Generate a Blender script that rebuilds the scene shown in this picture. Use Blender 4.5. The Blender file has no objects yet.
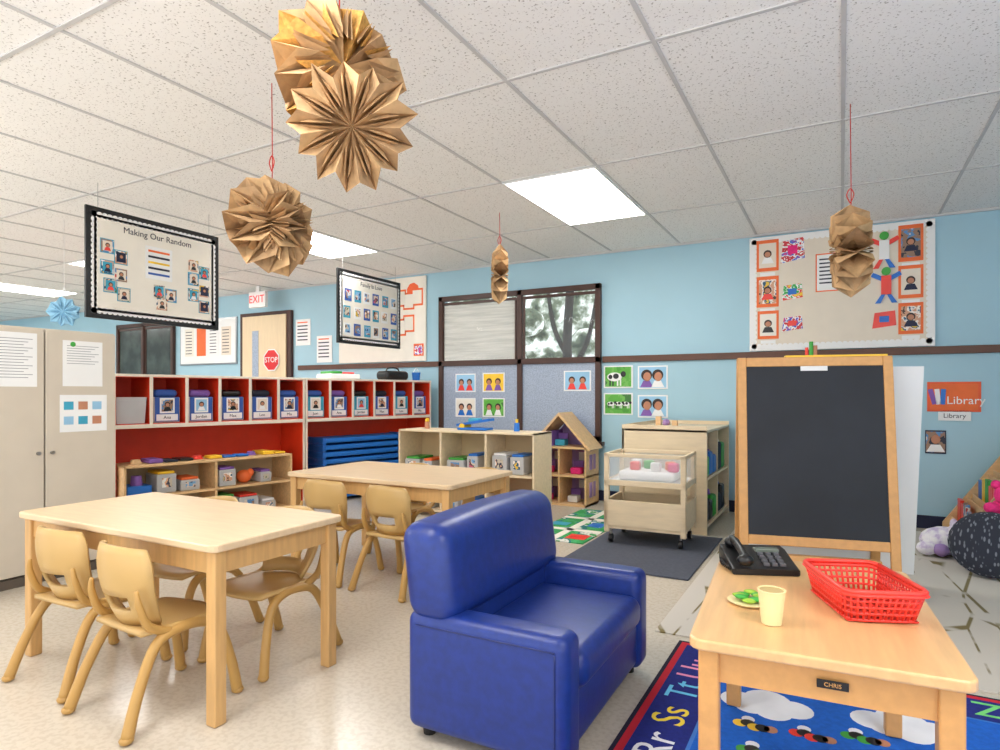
import bpy, bmesh, math, random
from mathutils import Matrix, Vector
random.seed(7)
scene = bpy.context.scene
try:
    scene.view_settings.view_transform = 'Standard'
    scene.view_settings.exposure = .14
except Exception:
    pass

def lin(c):
    return tuple(((x/255)/12.92 if x/255 <= .04045 else ((x/255+.055)/1.055)**2.4) for x in c)

MATS = {}
def mat(name, rgb, rough=.5, var=.05, scale=8, bump=0, metal=0, emit=0, stretch=(1,1,1), alpha=1, rgb2=None, lo=.35, hi=.65, detail=3, coat=0):
    if name in MATS: return MATS[name]
    m = bpy.data.materials.new(name); m.use_nodes = True
    nt = m.node_tree; N = nt.nodes; L = nt.links
    bs = N['Principled BSDF']
    tc = N.new('ShaderNodeTexCoord'); mp = N.new('ShaderNodeMapping')
    mp.inputs['Scale'].default_value = stretch
    no = N.new('ShaderNodeTexNoise'); no.inputs['Scale'].default_value = scale; no.inputs['Detail'].default_value = detail
    cr = N.new('ShaderNodeValToRGB')
    c = lin(rgb)
    if rgb2: c1 = c; c2 = lin(rgb2)
    else:
        c1 = tuple(max(0, x*(1-var)) for x in c); c2 = tuple(min(1, x*(1+var)) for x in c)
    cr.color_ramp.elements[0].position = lo; cr.color_ramp.elements[0].color = (*c1, 1)
    cr.color_ramp.elements[1].position = hi; cr.color_ramp.elements[1].color = (*c2, 1)
    L.new(tc.outputs['Object'], mp.inputs['Vector']); L.new(mp.outputs[0], no.inputs['Vector'])
    L.new(no.outputs['Fac'], cr.inputs[0]); L.new(cr.outputs[0], bs.inputs['Base Color'])
    bs.inputs['Roughness'].default_value = rough; bs.inputs['Metallic'].default_value = metal
    if alpha < 1: bs.inputs['Alpha'].default_value = alpha
    if coat: bs.inputs['Coat Weight'].default_value = coat
    if emit:
        L.new(cr.outputs[0], bs.inputs['Emission Color']); bs.inputs['Emission Strength'].default_value = emit
    if bump:
        bp = N.new('ShaderNodeBump'); bp.inputs['Strength'].default_value = bump; bp.inputs['Distance'].default_value = .01
        L.new(no.outputs['Fac'], bp.inputs['Height']); L.new(bp.outputs[0], bs.inputs['Normal'])
    MATS[name] = m
    return m

def multi_mat(name, cols, scale=14, rough=.5, emit=0, interp='CONSTANT', detail=3, stretch=(1,1,1)):
    m = mat(name, cols[0], rough, scale=scale, emit=emit, detail=detail, stretch=stretch)
    cr = [n for n in m.node_tree.nodes if n.type == 'VALTORGB'][0].color_ramp
    cr.interpolation = interp
    n = len(cols)
    cr.elements[0].position = .0; cr.elements[0].color = (*lin(cols[0]), 1)
    cr.elements[1].position = .3+.4/(n-1)*.5; cr.elements[1].color = (*lin(cols[1]), 1)
    for i in range(2, n):
        e = cr.elements.new(.34+.34*i/n); e.color = (*lin(cols[i]), 1)
    return m

# ---- materials
M_wood = mat('maple', (222,184,134), .42, .09, 5, stretch=(1,9,9))
M_top = mat('maple_table_top', (220,192,154), .34, .05, 5, stretch=(1.2,9,9))
M_honey = mat('honey_maple', (214,158,94), .4, .05, 4, stretch=(9,1,9))
M_honeytop = mat('honey_maple_top', (222,178,124), .3, .08, 4, stretch=(10,1,9))
M_pine = mat('birch_ply', (226,206,172), .45, .05, 6, stretch=(1,6,6))
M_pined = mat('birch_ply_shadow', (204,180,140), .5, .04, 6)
M_chair = mat('tan_plastic', (198,162,102), .4, .03, 4)
M_chairleg = mat('tan_leg_plastic', (188,146,80), .42, .03, 4)
M_blue = mat('blue_vinyl', (22,48,124), .36, .12, 30, bump=.05)
M_seamblue = mat('blue_vinyl_piping', (16,34,96), .4)
M_black = mat('black_plastic', (18,18,20), .35, .1)
M_chalk = mat('chalkboard', (30,34,42), .65, .25, 3, detail=6)
M_white = mat('white_paper', (238,238,237), .6, .01)
M_offw = mat('cream_board', (236,230,218), .7, .02)
M_red = mat('red_orange_laminate', (222,58,22), .5, .05)
M_redpl = mat('red_plastic', (236,62,50), .35, .04)
M_cream = mat('cream_laminate', (230,217,200), .5, .02)
M_cab = mat('cabinet_beige', (204,193,176), .5, .02)
M_seam = mat('dark_seam', (90,80,70), .6)
M_brown = mat('dark_brown_frame', (70,42,32), .45, .1)
M_navy = mat('navy', (22,28,60), .6)
M_metal = mat('metal', (170,170,172), .3, .02, metal=1)
M_kraft = mat('kraft_paper', (184,150,112), 1, .14, 22, bump=.35, detail=6)
M_kraft2 = mat('kraft_paper_light', (204,168,124), 1, .14, 22, bump=.35, detail=6)
M_kraft3 = mat('kraft_paper_gold', (216,168,96), 1, .2, 70, bump=.3)
for q in (M_kraft, M_kraft2, M_kraft3): q.node_tree.nodes['Principled BSDF'].inputs['Specular IOR Level'].default_value = .05
M_bluepaper = mat('blue_paper', (150,200,228), .8)
M_string = mat('red_string', (190,40,30), .7)
M_clear = mat('frosted_plastic', (225,230,235), .15, .02, alpha=.22)
M_bin = mat('grey_bin', (205,205,206), .3, .03, alpha=.8)
M_teal = mat('card_teal', (60,160,190), .6)
M_cardb = mat('card_blue', (50,90,170), .6)
M_orange = mat('card_orange', (238,110,50), .6)
M_green = mat('toy_green', (60,160,60), .45)
M_yel = mat('toy_yellow', (245,200,50), .45)
M_purple = mat('toy_purple', (130,90,170), .6)
M_lav = mat('doll_lavender', (160,130,185), .6)
M_pink = mat('pink_plush', (235,50,130), .9, .1, 60, bump=.3)
M_tblue = mat('toy_blue', (30,110,200), .45)
M_cot = mat('cot_blue', (24,110,196), .5)
M_plush = multi_mat('white_plush', [(236,232,236),(240,238,240),(226,220,232),(200,185,215)], 22, .95, interp='LINEAR')
M_cup = mat('cup_cream', (236,218,164), .5)
M_skin = mat('photo_skin', (190,130,100), .6)
M_hair = mat('photo_hair', (50,34,28), .6)
M_text = mat('ink', (40,40,60), .6)
PH = [multi_mat('photo_a', [(40,44,60),(150,120,100),(90,140,190),(220,210,200),(180,60,50)], 12),
      multi_mat('photo_b', [(60,110,60),(200,190,170),(60,60,80),(230,180,140),(240,240,235)], 14),
      multi_mat('photo_c', [(30,60,120),(120,170,210),(220,200,180),(70,50,45),(200,90,120)], 13),
      multi_mat('photo_d', [(80,60,50),(210,160,130),(240,230,220),(40,90,120),(230,190,60)], 15)]
M_art = [multi_mat('art_a', [(240,240,238),(200,50,60),(240,240,240),(60,90,200),(220,60,120)], 22),
         multi_mat('art_b', [(236,236,236),(60,170,80),(240,240,240),(220,40,40),(240,200,60)], 26)]

# ---- builder
class B:
    def __init__(s, name): s.name = name; s.bm = bmesh.new(); s.mats = []
    def mi(s, m):
        if m not in s.mats: s.mats.append(m)
        return s.mats.index(m)
    def add(s, tmp, m, M=None, smooth=False):
        if M is not None: bmesh.ops.transform(tmp, matrix=M, verts=tmp.verts)
        idx = s.mi(m); vm = {}
        for v in tmp.verts: vm[v] = s.bm.verts.new(v.co)
        for f in tmp.faces:
            try: nf = s.bm.faces.new([vm[v] for v in f.verts])
            except ValueError: continue
            nf.material_index = idx; nf.smooth = smooth
        tmp.free()
    def box(s, x0, x1, y0, y1, z0, z1, m, bev=0, seg=2, M=None, smooth=None):
        t = bmesh.new()
        bmesh.ops.create_cube(t, size=1)
        for v in t.verts:
            v.co = Vector(((x0+x1)/2+v.co.x*(x1-x0), (y0+y1)/2+v.co.y*(y1-y0), (z0+z1)/2+v.co.z*(z1-z0)))
        if bev: bmesh.ops.bevel(t, geom=t.edges[:]+t.verts[:], offset=bev, segments=seg, profile=.5, affect='EDGES')
        s.add(t, m, M, (seg >= 4) if smooth is None else smooth)
    def prism(s, pts, z0, z1, m, M=None, bev=0, seg=3, smooth=False):
        t = bmesh.new()
        a = [t.verts.new((p[0], p[1], z0)) for p in pts]; b = [t.verts.new((p[0], p[1], z1)) for p in pts]
        n = len(pts)
        t.faces.new(a[::-1]); t.faces.new(b)
        for i in range(n): t.faces.new((a[i], a[(i+1) % n], b[(i+1) % n], b[i]))
        if bev:
            es = [e for e in t.edges if abs(e.verts[0].co.z-e.verts[1].co.z) < 1e-6]
            bmesh.ops.bevel(t, geom=es, offset=bev, segments=seg, profile=.5, affect='EDGES')
        bmesh.ops.recalc_face_normals(t, faces=t.faces)
        s.add(t, m, M, smooth)
    def cyl(s, p0, p1, r0, r1, m, n=16, M=None):
        p0 = Vector(p0); p1 = Vector(p1); d = p1-p0
        t = bmesh.new()
        bmesh.ops.create_cone(t, cap_ends=True, segments=n, radius1=r0, radius2=r1, depth=d.length)
        Q = Matrix.Translation((p0+p1)/2) @ d.to_track_quat('Z', 'Y').to_matrix().to_4x4()
        s.add(t, m, Q if M is None else M @ Q, False)
    def sph(s, c, r, m, M=None, n=16):
        t = bmesh.new()
        bmesh.ops.create_uvsphere(t, u_segments=n, v_segments=max(6, n//2), radius=1)
        if not hasattr(r, '__len__'): r = (r, r, r)
        Q = Matrix.Translation(c) @ Matrix.Diagonal((*r, 1))
        s.add(t, m, Q if M is None else M @ Q, True)
    def tube(s, pts, r, m, n=10, M=None, cm=5):
        P = [Vector(p) for p in pts]
        R = r if hasattr(r, '__len__') else [r]*len(P)
        if cm > 1 and len(P) > 2:
            Q = []; RR = []
            for i in range(len(P)-1):
                a = P[max(i-1, 0)]; b = P[i]; c = P[i+1]; d = P[min(i+2, len(P)-1)]
                for k in range(cm):
                    u = k/cm
                    Q.append(.5*((2*b)+(-a+c)*u+(2*a-5*b+4*c-d)*u*u+(-a+3*b-3*c+d)*u**3)); RR.append(R[i]*(1-u)+R[i+1]*u)
            Q.append(P[-1]); RR.append(R[-1]); P, R = Q, RR
        t = bmesh.new(); rings = []
        ref = None
        for i, p in enumerate(P):
            d = (P[min(i+1, len(P)-1)]-P[max(i-1, 0)]).normalized()
            if ref is None: ref = d.orthogonal().normalized()
            ref = (ref-d*ref.dot(d)).normalized(); o = d.cross(ref)
            rings.append([t.verts.new(p+(ref*math.cos(2*math.pi*k/n)+o*math.sin(2*math.pi*k/n))*R[i]) for k in range(n)])
        for i in range(len(rings)-1):
            for k in range(n):
                t.faces.new((rings[i][k], rings[i][(k+1) % n], rings[i+1][(k+1) % n], rings[i+1][k]))
        t.faces.new(rings[0][::-1]); t.faces.new(rings[-1])
        s.add(t, m, M, True)
    def text(s, body, size, m, M, ext=.0006):
        cu = bpy.data.curves.new('t', 'FONT'); cu.body = body; cu.size = size; cu.align_x = 'CENTER'; cu.align_y = 'CENTER'
        cu.extrude = ext; cu.resolution_u = 3
        ob = bpy.data.objects.new('t', cu); scene.collection.objects.link(ob)
        dg = bpy.context.evaluated_depsgraph_get(); dg.update()
        me = bpy.data.meshes.new_from_object(ob.evaluated_get(dg))
        t = bmesh.new(); t.from_mesh(me); s.add(t, m, M)
        bpy.data.objects.remove(ob); bpy.data.curves.remove(cu); bpy.data.meshes.remove(me)
    def done(s, loc=(0,0,0), rz=0, rot=None, sub=0, parent=None):
        me = bpy.data.meshes.new(s.name); s.bm.to_mesh(me); s.bm.free()
        for m in s.mats: me.materials.append(m)
        ob = bpy.data.objects.new(s.name, me); scene.collection.objects.link(ob)
        if parent: ob.parent = parent; return ob
        ob.location = loc; ob.rotation_euler = rot if rot else (0, 0, rz)
        return ob

def fr(o, x, up):
    x = Vector(x).normalized(); up = Vector(up).normalized(); n = x.cross(up)
    return Matrix(((x.x, up.x, n.x, o[0]), (x.y, up.y, n.y, o[1]), (x.z, up.z, n.z, o[2]), (0,0,0,1)))
def wallM(x, z, y=5.895): return fr((x, y, z), (1,0,0), (0,0,1))

# ================= CAMERA
cam = bpy.data.cameras.new('camera'); cam.lens = 22.5; cam.sensor_width = 36; cam.shift_y = .019
co = bpy.data.objects.new('camera', cam); scene.collection.objects.link(co)
co.location = (0, 0, 1.05); co.rotation_euler = (math.radians(90), 0, math.radians(28.6)); cam.clip_start = .05
scene.camera = co

# ================= ROOM
HC = 2.45; YB = 5.9; XR = 2.3; XL = -14.6
m_floor = mat('vinyl_floor', (198,187,170), .2, scale=55, rgb2=(207,197,181), lo=.42, hi=.54, detail=8)
b = B('floor'); b.box(XL, XR, -1.6, YB, -.1, 0, m_floor); b.done()
m_wall = mat('wall_blue_paint', (164,201,216), .6, .025, 1.5)
b = B('wall_back')
b.box(XL, -3.97, YB, YB+.12, 0, HC, m_wall); b.box(-2.08, XR, YB, YB+.12, 0, HC, m_wall)
b.box(-3.97, -2.08, YB, YB+.12, 0, .59, m_wall); b.box(-3.97, -2.08, YB, YB+.12, 2.13, HC, m_wall)
b.done()
b = B('wall_right'); b.box(XR, XR+.12, 1.2, YB+.12, 0, HC, m_wall); b.done()
b = B('wall_left'); b.box(XL-.12, XL, -1.6, YB+.12, 0, HC, m_wall); b.done()
m_ceil = mat('ceiling_tile', (245,243,239), .9, scale=95, rgb2=(245,243,239), detail=3)
cr = [n for n in m_ceil.node_tree.nodes if n.type == 'VALTORGB'][0].color_ramp
cr.elements[0].position = .60; cr.elements[0].color = (*lin((244,243,241)), 1)
cr.elements[1].position = .69; cr.elements[1].color = (*lin((166,161,156)), 1)
b = B('ceiling'); b.box(XL, XR, -1.6, YB, HC, HC+.1, m_ceil); b.done()
m_grid = mat('ceiling_grid_metal', (200,199,199), .6, .02)
PX = .66; PY = 1.17
b = B('trim_ceiling_grid')
for k in range(-23, 4):
    X = .01+k*PX
    if XL < X < XR: b.box(X-.009, X+.009, -1.6, YB, HC-.006, HC-.0005, m_grid)
for j in range(-4, 3):
    Y = 3.63+j*PY
    if -1.6 < Y < YB: b.box(XL, XR, Y-.009, Y+.009, HC-.0065, HC-.0004, m_grid)
b.box(XL, XR, YB-.02, YB-.001, HC-.02, HC-.0004, m_grid)
b.done()
m_lamp = mat('light_panel', (255,253,250), .5, 0, emit=12)
for (X0, Y0) in [(-1.97,3.63),(-4.61,3.63),(-7.25,3.63),(-9.89,3.63),(-12.5,3.63),(-1.97,.12),(.67,.12),(-4.61,.12),(-7.25,.12)]:
    b = B('ceiling_light_panel')
    b.box(X0+.02, X0+PX-.02, Y0+.02, Y0+PY-.02, HC-.012, HC-.007, m_lamp)
    for (a0,a1,c0,c1) in [(0.005,.02,.005,PY-.005),(PX-.02,PX-.005,.005,PY-.005),(.02,PX-.02,.005,.02),(.02,PX-.02,PY-.02,PY-.005)]:
        b.box(X0+a0, X0+a1, Y0+c0, Y0+c1, HC-.014, HC-.007, M_white)
    b.done()
M_rail = mat('chair_rail_brown', (92,56,38), .45, .1)
b = B('trim_1'); b.box(-2.06, XR, YB-.025, YB-.001, 1.36, 1.42, M_rail, .004); b.done()
b = B('trim_2'); b.box(-6.2, -3.99, YB-.025, YB-.001, 1.36, 1.42, M_rail, .004); b.done()
b = B('baseboard_back'); b.box(-6.2, XR, YB-.02, YB-.001, 0, .1, M_navy); b.done()
b = B('baseboard_right'); b.box(XR-.02, XR-.001, 1.2, YB-.02, 0, .1, M_navy); b.done()

# windows
m_tree = multi_mat('hedge_foliage_glow', [(16,22,18),(46,56,44),(98,110,90),(176,184,176),(244,248,250)], 5.5, .9, .8, 'LINEAR', 10)  # backdrop foliage with added emission standing in for outdoor daylight
m_pane2 = mat('roller_shade_glow', (200,197,188), .5, .14, 3, emit=.22, stretch=(1,1,18), alpha=.8)  # shade glows by itself, imitating daylight coming through the cloth
m_pane3 = mat('window_screen_blue_glow', (150,162,180), .3, .18, 90, emit=.1)  # opaque screen with faint emission added in place of daylight behind it
m_glass = mat('window_glass', (200,210,215), .04, .01, alpha=.08)
m_dark = mat('window_dark_trees', (70,76,72), .2, .3, 5, detail=8)
b = B('outdoor_hedge'); b.box(-9, 3, 8.0, 8.1, -.1, 2.7, m_tree)
rnd = random.Random(3)
for i in range(40): b.sph((rnd.uniform(-8, 2), rnd.uniform(7.6, 8.0), rnd.uniform(.2, 2.2)), (rnd.uniform(.2,.5), .25, rnd.uniform(.2,.5)), m_tree, n=12)
b.done()
b = B('outdoor_tree')
M_bark = mat('bark', (50,40,34), .9, .2, 20)
b.tube([(0,0,-.1),(.05,0,.8),(-.02,0,1.6),(.04,0,2.6)], [.09,.07,.06,.05], M_bark)
b.tube([(.0,0,1.3),(.25,0,1.7),(.4,0,2.4)], [.04,.03,.02], M_bark); b.tube([(.0,0,1.5),(-.2,0,1.9),(-.3,0,2.5)], [.035,.03,.02], M_bark)
b.done((-3.0, 7.3, 0))
b = B('outdoor_ground'); b.box(-14, 6, 6.05, 9, -.2, -.1, mat('outdoor_paving', (150,150,140), .9)); b.done()
def window(name, X0, X1, Z0, Z1, mull, midz, real):
    b = B(name); y = YB-.002
    xs = [X0]+mull+[X1]; w = .055
    b.box(X0, X1, y-.05, y, Z1-w, Z1, M_brown, .004); b.box(X0, X1, y-.05, y, Z0, Z0+w, M_brown, .004)
    for xx in xs:
        q = min(max(xx-w/2, X0), X1-w)
        b.box(q, q+w, y-.05, y, Z0, Z1, M_brown, .004)
    b.box(X0, X1, y-.05, y, midz-.03, midz+.03, M_brown, .004)
    for i in range(len(xs)-1):
        if real:
            b.box(xs[i]+.02, xs[i+1]-.02, y-.022, y-.016, midz, Z1-.02, m_glass)
            b.box(xs[i]+.02, xs[i+1]-.02, y-.022, y-.016, Z0+.02, midz, m_pane3)
            if i == 0: b.box(xs[i]+.03, xs[i+1]-.03, y-.01, y-.005, midz, Z1-.1, m_pane2)
        else:
            b.box(xs[i]+.02, xs[i+1]-.02, y-.022, y-.012, Z0+.02, Z1-.02, m_dark)
        b.box(xs[i]+.03, xs[i+1]-.03, y-.035, y-.022, Z1-.1, Z1-.07, M_brown)
        for xx in (xs[i]+.04, xs[i+1]-.06): b.box(xx, xx+.02, y-.035, y-.022, midz+.03, Z1-.1, M_brown)
    b.box(X0-.03, X1+.03, y-.08, y, Z0-.04, Z0, M_brown, .004)
    b.done()
window('window_1', -3.98, -2.07, .58, 2.14, [-2.96], 1.39, True)
window('window_2', -10.2, -8.75, .95, 2.15, [-9.5], 1.3, False)
b = B('door_1')
m_door = mat('door_tan', (222,200,164), .45, .03, 4, stretch=(9,9,1))
b.box(-7.27, -6.3, YB-.05, YB-.001, 0, 2.15, M_brown, .004)
b.box(-7.2, -6.37, YB-.07, YB-.052, .01, 2.1, m_door, .003)
b.box(-7.0, -6.88, YB-.075, YB-.071, 1.2, 1.9, m_pane3)
b.cyl((-7.12, YB-.07, 1.0), (-7.12, YB-.13, 1.0), .02, .025, M_metal)
b.done()
b = B('stop_sign')
pts = [(.14*math.cos(math.pi/8+i*math.pi/4), .14*math.sin(math.pi/8+i*math.pi/4)) for i in range(8)]
pw = [(x*1.12, y*1.12) for x, y in pts]
Ms = wallM(-6.62, 1.5, YB-.08)
b.prism(pw, 0, .003, M_white, Ms); b.prism(pts, .0032, .006, mat('stop_red', (210,30,35), .5), Ms)
b.text('STOP', .1, M_white, Ms @ Matrix.Translation((0,0,.008))); b.done()
b = B('exit_sign')
Ms = fr((-6.62, 5.6, 2.27), (1,0,0), (0,0,1))
b.box(-.15, .15, -.1, .1, -.03, .02, M_white, .005, M=Ms)
b.text('EXIT', .14, mat('exit_red', (230,30,30), .5, emit=1), Ms @ Matrix.Translation((0,0,.023)))
b.box(-.03, .03, .1, .175, -.02, .01, M_white, M=Ms); b.done()
b = B('whiteboard'); Ms = wallM(-8.0, 1.8)
b.box(-.62, .62, -.33, .33, 0, .015, M_metal, M=Ms); b.box(-.6, .6, -.31, .31, .015, .018, M_white, M=Ms)
for i in range(4): b.box(-.5+i*.27, -.3+i*.27, -.2, .2, .019, .021, [M_offw, M_orange, M_white, M_cream][i], M=Ms)
for i in (0, 2, 3):
    for j in range(8): b.box(-.48+i*.27, -.34+i*.27, .15-j*.045, .16-j*.045, .0211, .022, M_text, M=Ms)
b.done()
def picture(b, M, cx, cy, w, h, border, pm, port=True, z=0):
    b.box(cx-w/2, cx+w/2, cy-h/2, cy+h/2, z, z+.002, border, M=M)
    k = .78
    b.box(cx-w/2*k, cx+w/2*k, cy-h/2*k, cy+h/2*k, z+.0022, z+.0035, pm, M=M)
    if port:
        t = Matrix.Translation((cx, cy, z+.004))
        s_ = min(w, h)*k
        b.cyl((0, s_*.1, 0), (0, s_*.1, .0008), s_*.24, s_*.24, M_hair, 14, M @ t)
        b.cyl((0, s_*.06, .0009), (0, s_*.06, .0016), s_*.17, s_*.17, M_skin, 14, M @ t)
        b.prism([(-s_*.36, -s_*.5), (s_*.36, -s_*.5), (s_*.2, -s_*.14), (-s_*.2, -s_*.14)], .0002, .0007, random.choice([M_navy, M_redpl, M_white, M_black]), M @ t)
for i, (xx, zz) in enumerate([(-6.12, 1.85), (-5.75, 1.62)]):
    b = B('wall_notice'); Ms = wallM(xx, zz)
    b.box(-.13, .13, -.17, .17, 0, .003, M_white, M=Ms)
    for j in range(6): b.box(-.1, .08, .12-j*.045, .135-j*.045, .0031, .004, M_text if j else M_orange, M=Ms)
    b.done()

def scallop(b, w, h, M, m, z, r=.03, step=.05):
    nx = int(w/step); ny = int(h/step)
    for i in range(nx+1):
        for y in (-h/2, h/2): b.cyl((-w/2+i*w/nx, y, z), (-w/2+i*w/nx, y, z+.0015), r, r, m, 12, M)
    for i in range(ny+1):
        for x in (-w/2, w/2): b.cyl((x, -h/2+i*h/ny, z), (x, -h/2+i*h/ny, z+.0015), r, r, m, 12, M)

b = B('bulletin_board'); Ms = wallM(-4.83, 1.92)
b.box(-.66, .66, -.49, .49, 0, .02, M_offw, .004, M=Ms)
for i in range(5):
    picture(b, Ms, .3+.12*(i % 3), .25-.3*(i//3)-.04*(i % 2), .16, .2, M_orange, M_offw, False, .021)
picture(b, Ms, .56, -.36, .14, .14, M_orange, M_art[0], False, .021)
b.prism([(.48+.09*math.cos(a*.7), .32+.1*math.sin(a*.7)) for a in range(9)], .021, .024, mat('pumpkin', (240,100,50), .6), Ms)
b.done()
b = B('bulletin_board'); Ms = wallM(-.03, 1.92)
b.box(-.675, .675, -.495, .495, 0, .02, M_white, .004, M=Ms)
b.box(-.63, .63, -.45, .45, .0205, .022, mat('bulletin_cream', (226,215,198), .7, .02), M=Ms)
scallop(b, 1.27, .91, Ms, M_white, .0222, .022, .04)
def bb(u0, u1, v0, v1):
    def cv(u, v):
        a = (u-500)/625; t = 5.9/(.878+.4787*a); return t*(-.4787+.878*a)+.03, 1.05+t*(394-v)/625-1.92
    x0, z0 = cv(u0, v0); x1, z1 = cv(u1, v1)
    return (x0+x1)/2, (z0+z1)/2, abs(x1-x0), abs(z1-z0)
for i, q in enumerate([(757,779,243,272),(757,779,279,308),(758,779,313,340),(898,923,228,262),(898,923,268,299),(898,923,305,335)]):
    cx, cy, w, h = bb(*q); picture(b, Ms, cx, cy+.01, w, h, M_orange, [M_cream, PH[3], M_offw, PH[0]][i % 4], True, .0225)
    b.box(cx-.06, cx+.06, cy-h/2-.03, cy-h/2-.002, .0225, .0235, M_white, M=Ms)
for i, q in enumerate([(781,805,240,262),(782,803,285,300),(782,803,317,331),(872,896,312,328)]):
    cx, cy, w, h = bb(*q); b.prism([(cx-w/2, cy-h/2), (cx+w/2, cy-h/2*.7), (cx+w/2*.9, cy+h/2), (cx-w/2*.8, cy+h/2*.8)], .0225, .026, M_art[i % 2] if i < 3 else M_redpl, Ms)
    b.box(cx-w*.2, cx+w*.2, cy-h*.15, cy+h*.2, .0262, .03, [M_pink, M_tblue, M_redpl, M_tblue][i], M=Ms)
cx, cy, w, h = bb(817, 837, 256, 290)
b.box(cx-w/2-.01, cx+w/2+.01, cy-h/2-.01, cy+h/2+.01, .0222, .023, M_orange, M=Ms); b.box(cx-w/2, cx+w/2, cy-h/2, cy+h/2, .0232, .024, M_white, M=Ms)
for j in range(7): b.box(cx-w*.38, cx+w*.3, cy+h*.35-j*h*.11, cy+h*.39-j*h*.11, .0241, .0248, M_text, M=Ms)
for (u, v, c1, c2) in [(884, 250, M_white, M_redpl), (886, 285, M_redpl, M_tblue)]:
    cx, cy, w, h = bb(u-14, u+14, v-16, v+16)
    b.box(cx-w*.18, cx+w*.18, cy-h*.3, cy+h*.25, .0225, .04, c1, M=Ms)
    for sg in (-1, 1):
        R_ = Ms @ Matrix.Translation((cx+sg*w*.12, cy+h*.15, 0)) @ Matrix.Rotation(sg*.5, 4, 'Z')
        b.box(min(0, sg*w*.45), max(0, sg*w*.45), -.016, .018, .0226, .035, c2, M=R_)
    b.cyl((cx, cy+h*.38, .0225), (cx, cy+h*.38, .04), w*.17, w*.17, M_green, 12, Ms)
    b.prism([(cx-w*.4, cy-h*.55), (cx-w*.2, cy-h*.55), (cx-w*.02, cy-h*.28), (cx-w*.16, cy-h*.28)], .0225, .035, c2, Ms)
    b.prism([(cx+w*.4, cy-h*.55), (cx+w*.2, cy-h*.55), (cx+w*.02, cy-h*.28), (cx+w*.16, cy-h*.28)], .0225, .035, M_tblue, Ms)
b.done()

def poster(u0, u1, v0, v1, m, border=M_white, y=5.895, name='wall_poster'):
    def cv(u, v):
        a = (u-500)/625; t = 5.9/(.878+.4787*a); return t*(-.4787+.878*a), 1.05+t*(394-v)/625
    x0, z0 = cv(u0, v0); x1, z1 = cv(u1, v1)
    b = B(name); Ms = wallM((x0+x1)/2, (z0+z1)/2, y)
    w = abs(x1-x0); h = abs(z1-z0)
    b.box(-w/2, w/2, -h/2, h/2, 0, .003, border, M=Ms); b.box(-w/2*.9, w/2*.9, -h/2*.88, h/2*.88, .0032, .004, m, M=Ms)
    return b, Ms, w, h
M_grass = multi_mat('poster_grass', [(70,150,50),(90,170,60),(110,180,80),(60,120,50)], 8)
M_sky = mat('poster_sky', (150,196,226), .6)
for i, q in enumerate([(604,633,366,388),(638,668,366,389),(604,633,393,415),(638,668,395,418)]):
    b, Ms, w, h = poster(*q, [M_grass, M_sky, M_grass, M_sky][i])
    if i in (0, 2):
        for cx in ((-.12,) if i == 0 else (-.25, .02, .27)):
            k = 1 if i == 0 else .5
            b.sph((cx*w, 0, .005), (w*.26*k, h*.2*k, .003), M_white, Ms); b.sph((cx*w+w*.05*k, h*.03, .008), (w*.1*k, h*.12*k, .002), M_black, Ms); b.sph((cx*w-w*.14*k, 0, .008), (w*.07*k, h*.1*k, .002), M_black, Ms)
            b.sph((cx*w+w*.3*k, h*.12*k, .006), (w*.09*k, h*.13*k, .003), M_black, Ms)
            for lx in (-.18, -.08, .08, .18): b.box(cx*w+lx*w*k, cx*w+(lx+.05)*w*k, -h*.4*k, -h*.1*k, .0042, .005, M_black if lx < 0 else M_white, M=Ms)
    else:
        for sx in (-.2, .17):
            b.sph((sx*w, .1*h, .004), (h*.24, h*.24, .003), M_hair, Ms); b.sph((sx*w+.005, .03*h, .006), (h*.17, h*.2, .003), M_skin, Ms)
            b.prism([(sx*w-h*.28, -h*.42), (sx*w+h*.28, -h*.42), (sx*w+h*.14, -h*.14), (sx*w-h*.14, -h*.14)], .0042, .0049, M_white if sx > 0 else M_purple, Ms)
    b.done()
for i, q in enumerate([(457,477,374,392),(484,506,373,392),(457,477,398,417),(484,506,398,417),(565,592,371,391)]):
    b, Ms, w, h = poster(*q, [M_sky, M_yel, M_offw, M_grass, M_sky][i], y=5.872)
    for sx in (-.2, .2):
        b.sph((sx*w, .05*h, .004), (h*.17, h*.17, .003), M_hair, Ms); b.sph((sx*w, 0, .006), (h*.12, h*.14, .003), M_skin, Ms)
        b.prism([(sx*w-h*.22, -h*.42), (sx*w+h*.22, -h*.42), (sx*w+h*.1, -h*.12), (sx*w-h*.1, -h*.12)], .0042, .0049, [M_redpl, M_purple, M_tblue, M_white, M_redpl][i], Ms)
    b.done()
b, Ms, w, h = poster(927, 981, 382, 412, M_orange, mat('sign_orange', (238,92,44), .5), name='library_sign')
b.text('Library', .085, M_white, Ms @ Matrix.Translation((.075, -.03, .0045)))
for k, (c_, rr_) in enumerate([(M_purple, .25), (M_white, .1), (M_tblue, -.05)]):
    b.box(-.016, .016, -.06, .06, .0042, .007, c_, M=Ms @ Matrix.Translation((-w*.40+k*.034, .0, 0)) @ Matrix.Rotation(rr_, 4, 'Z'))
b.done()
b, Ms, w, h = poster(938, 971, 411, 421, M_white); b.text('Library', .05, M_text, Ms @ Matrix.Translation((0, 0, .0045))); b.done()
b, Ms, w, h = poster(925, 946, 430, 454, PH[0], M_navy)
b.sph((0, .02, .006), (.03, .035, .003), M_skin, Ms); b.prism([(-.06,-h*.42),(.06,-h*.42),(.03,-.02),(-.03,-.02)], .0045, .006, M_white, Ms); b.done()

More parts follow.
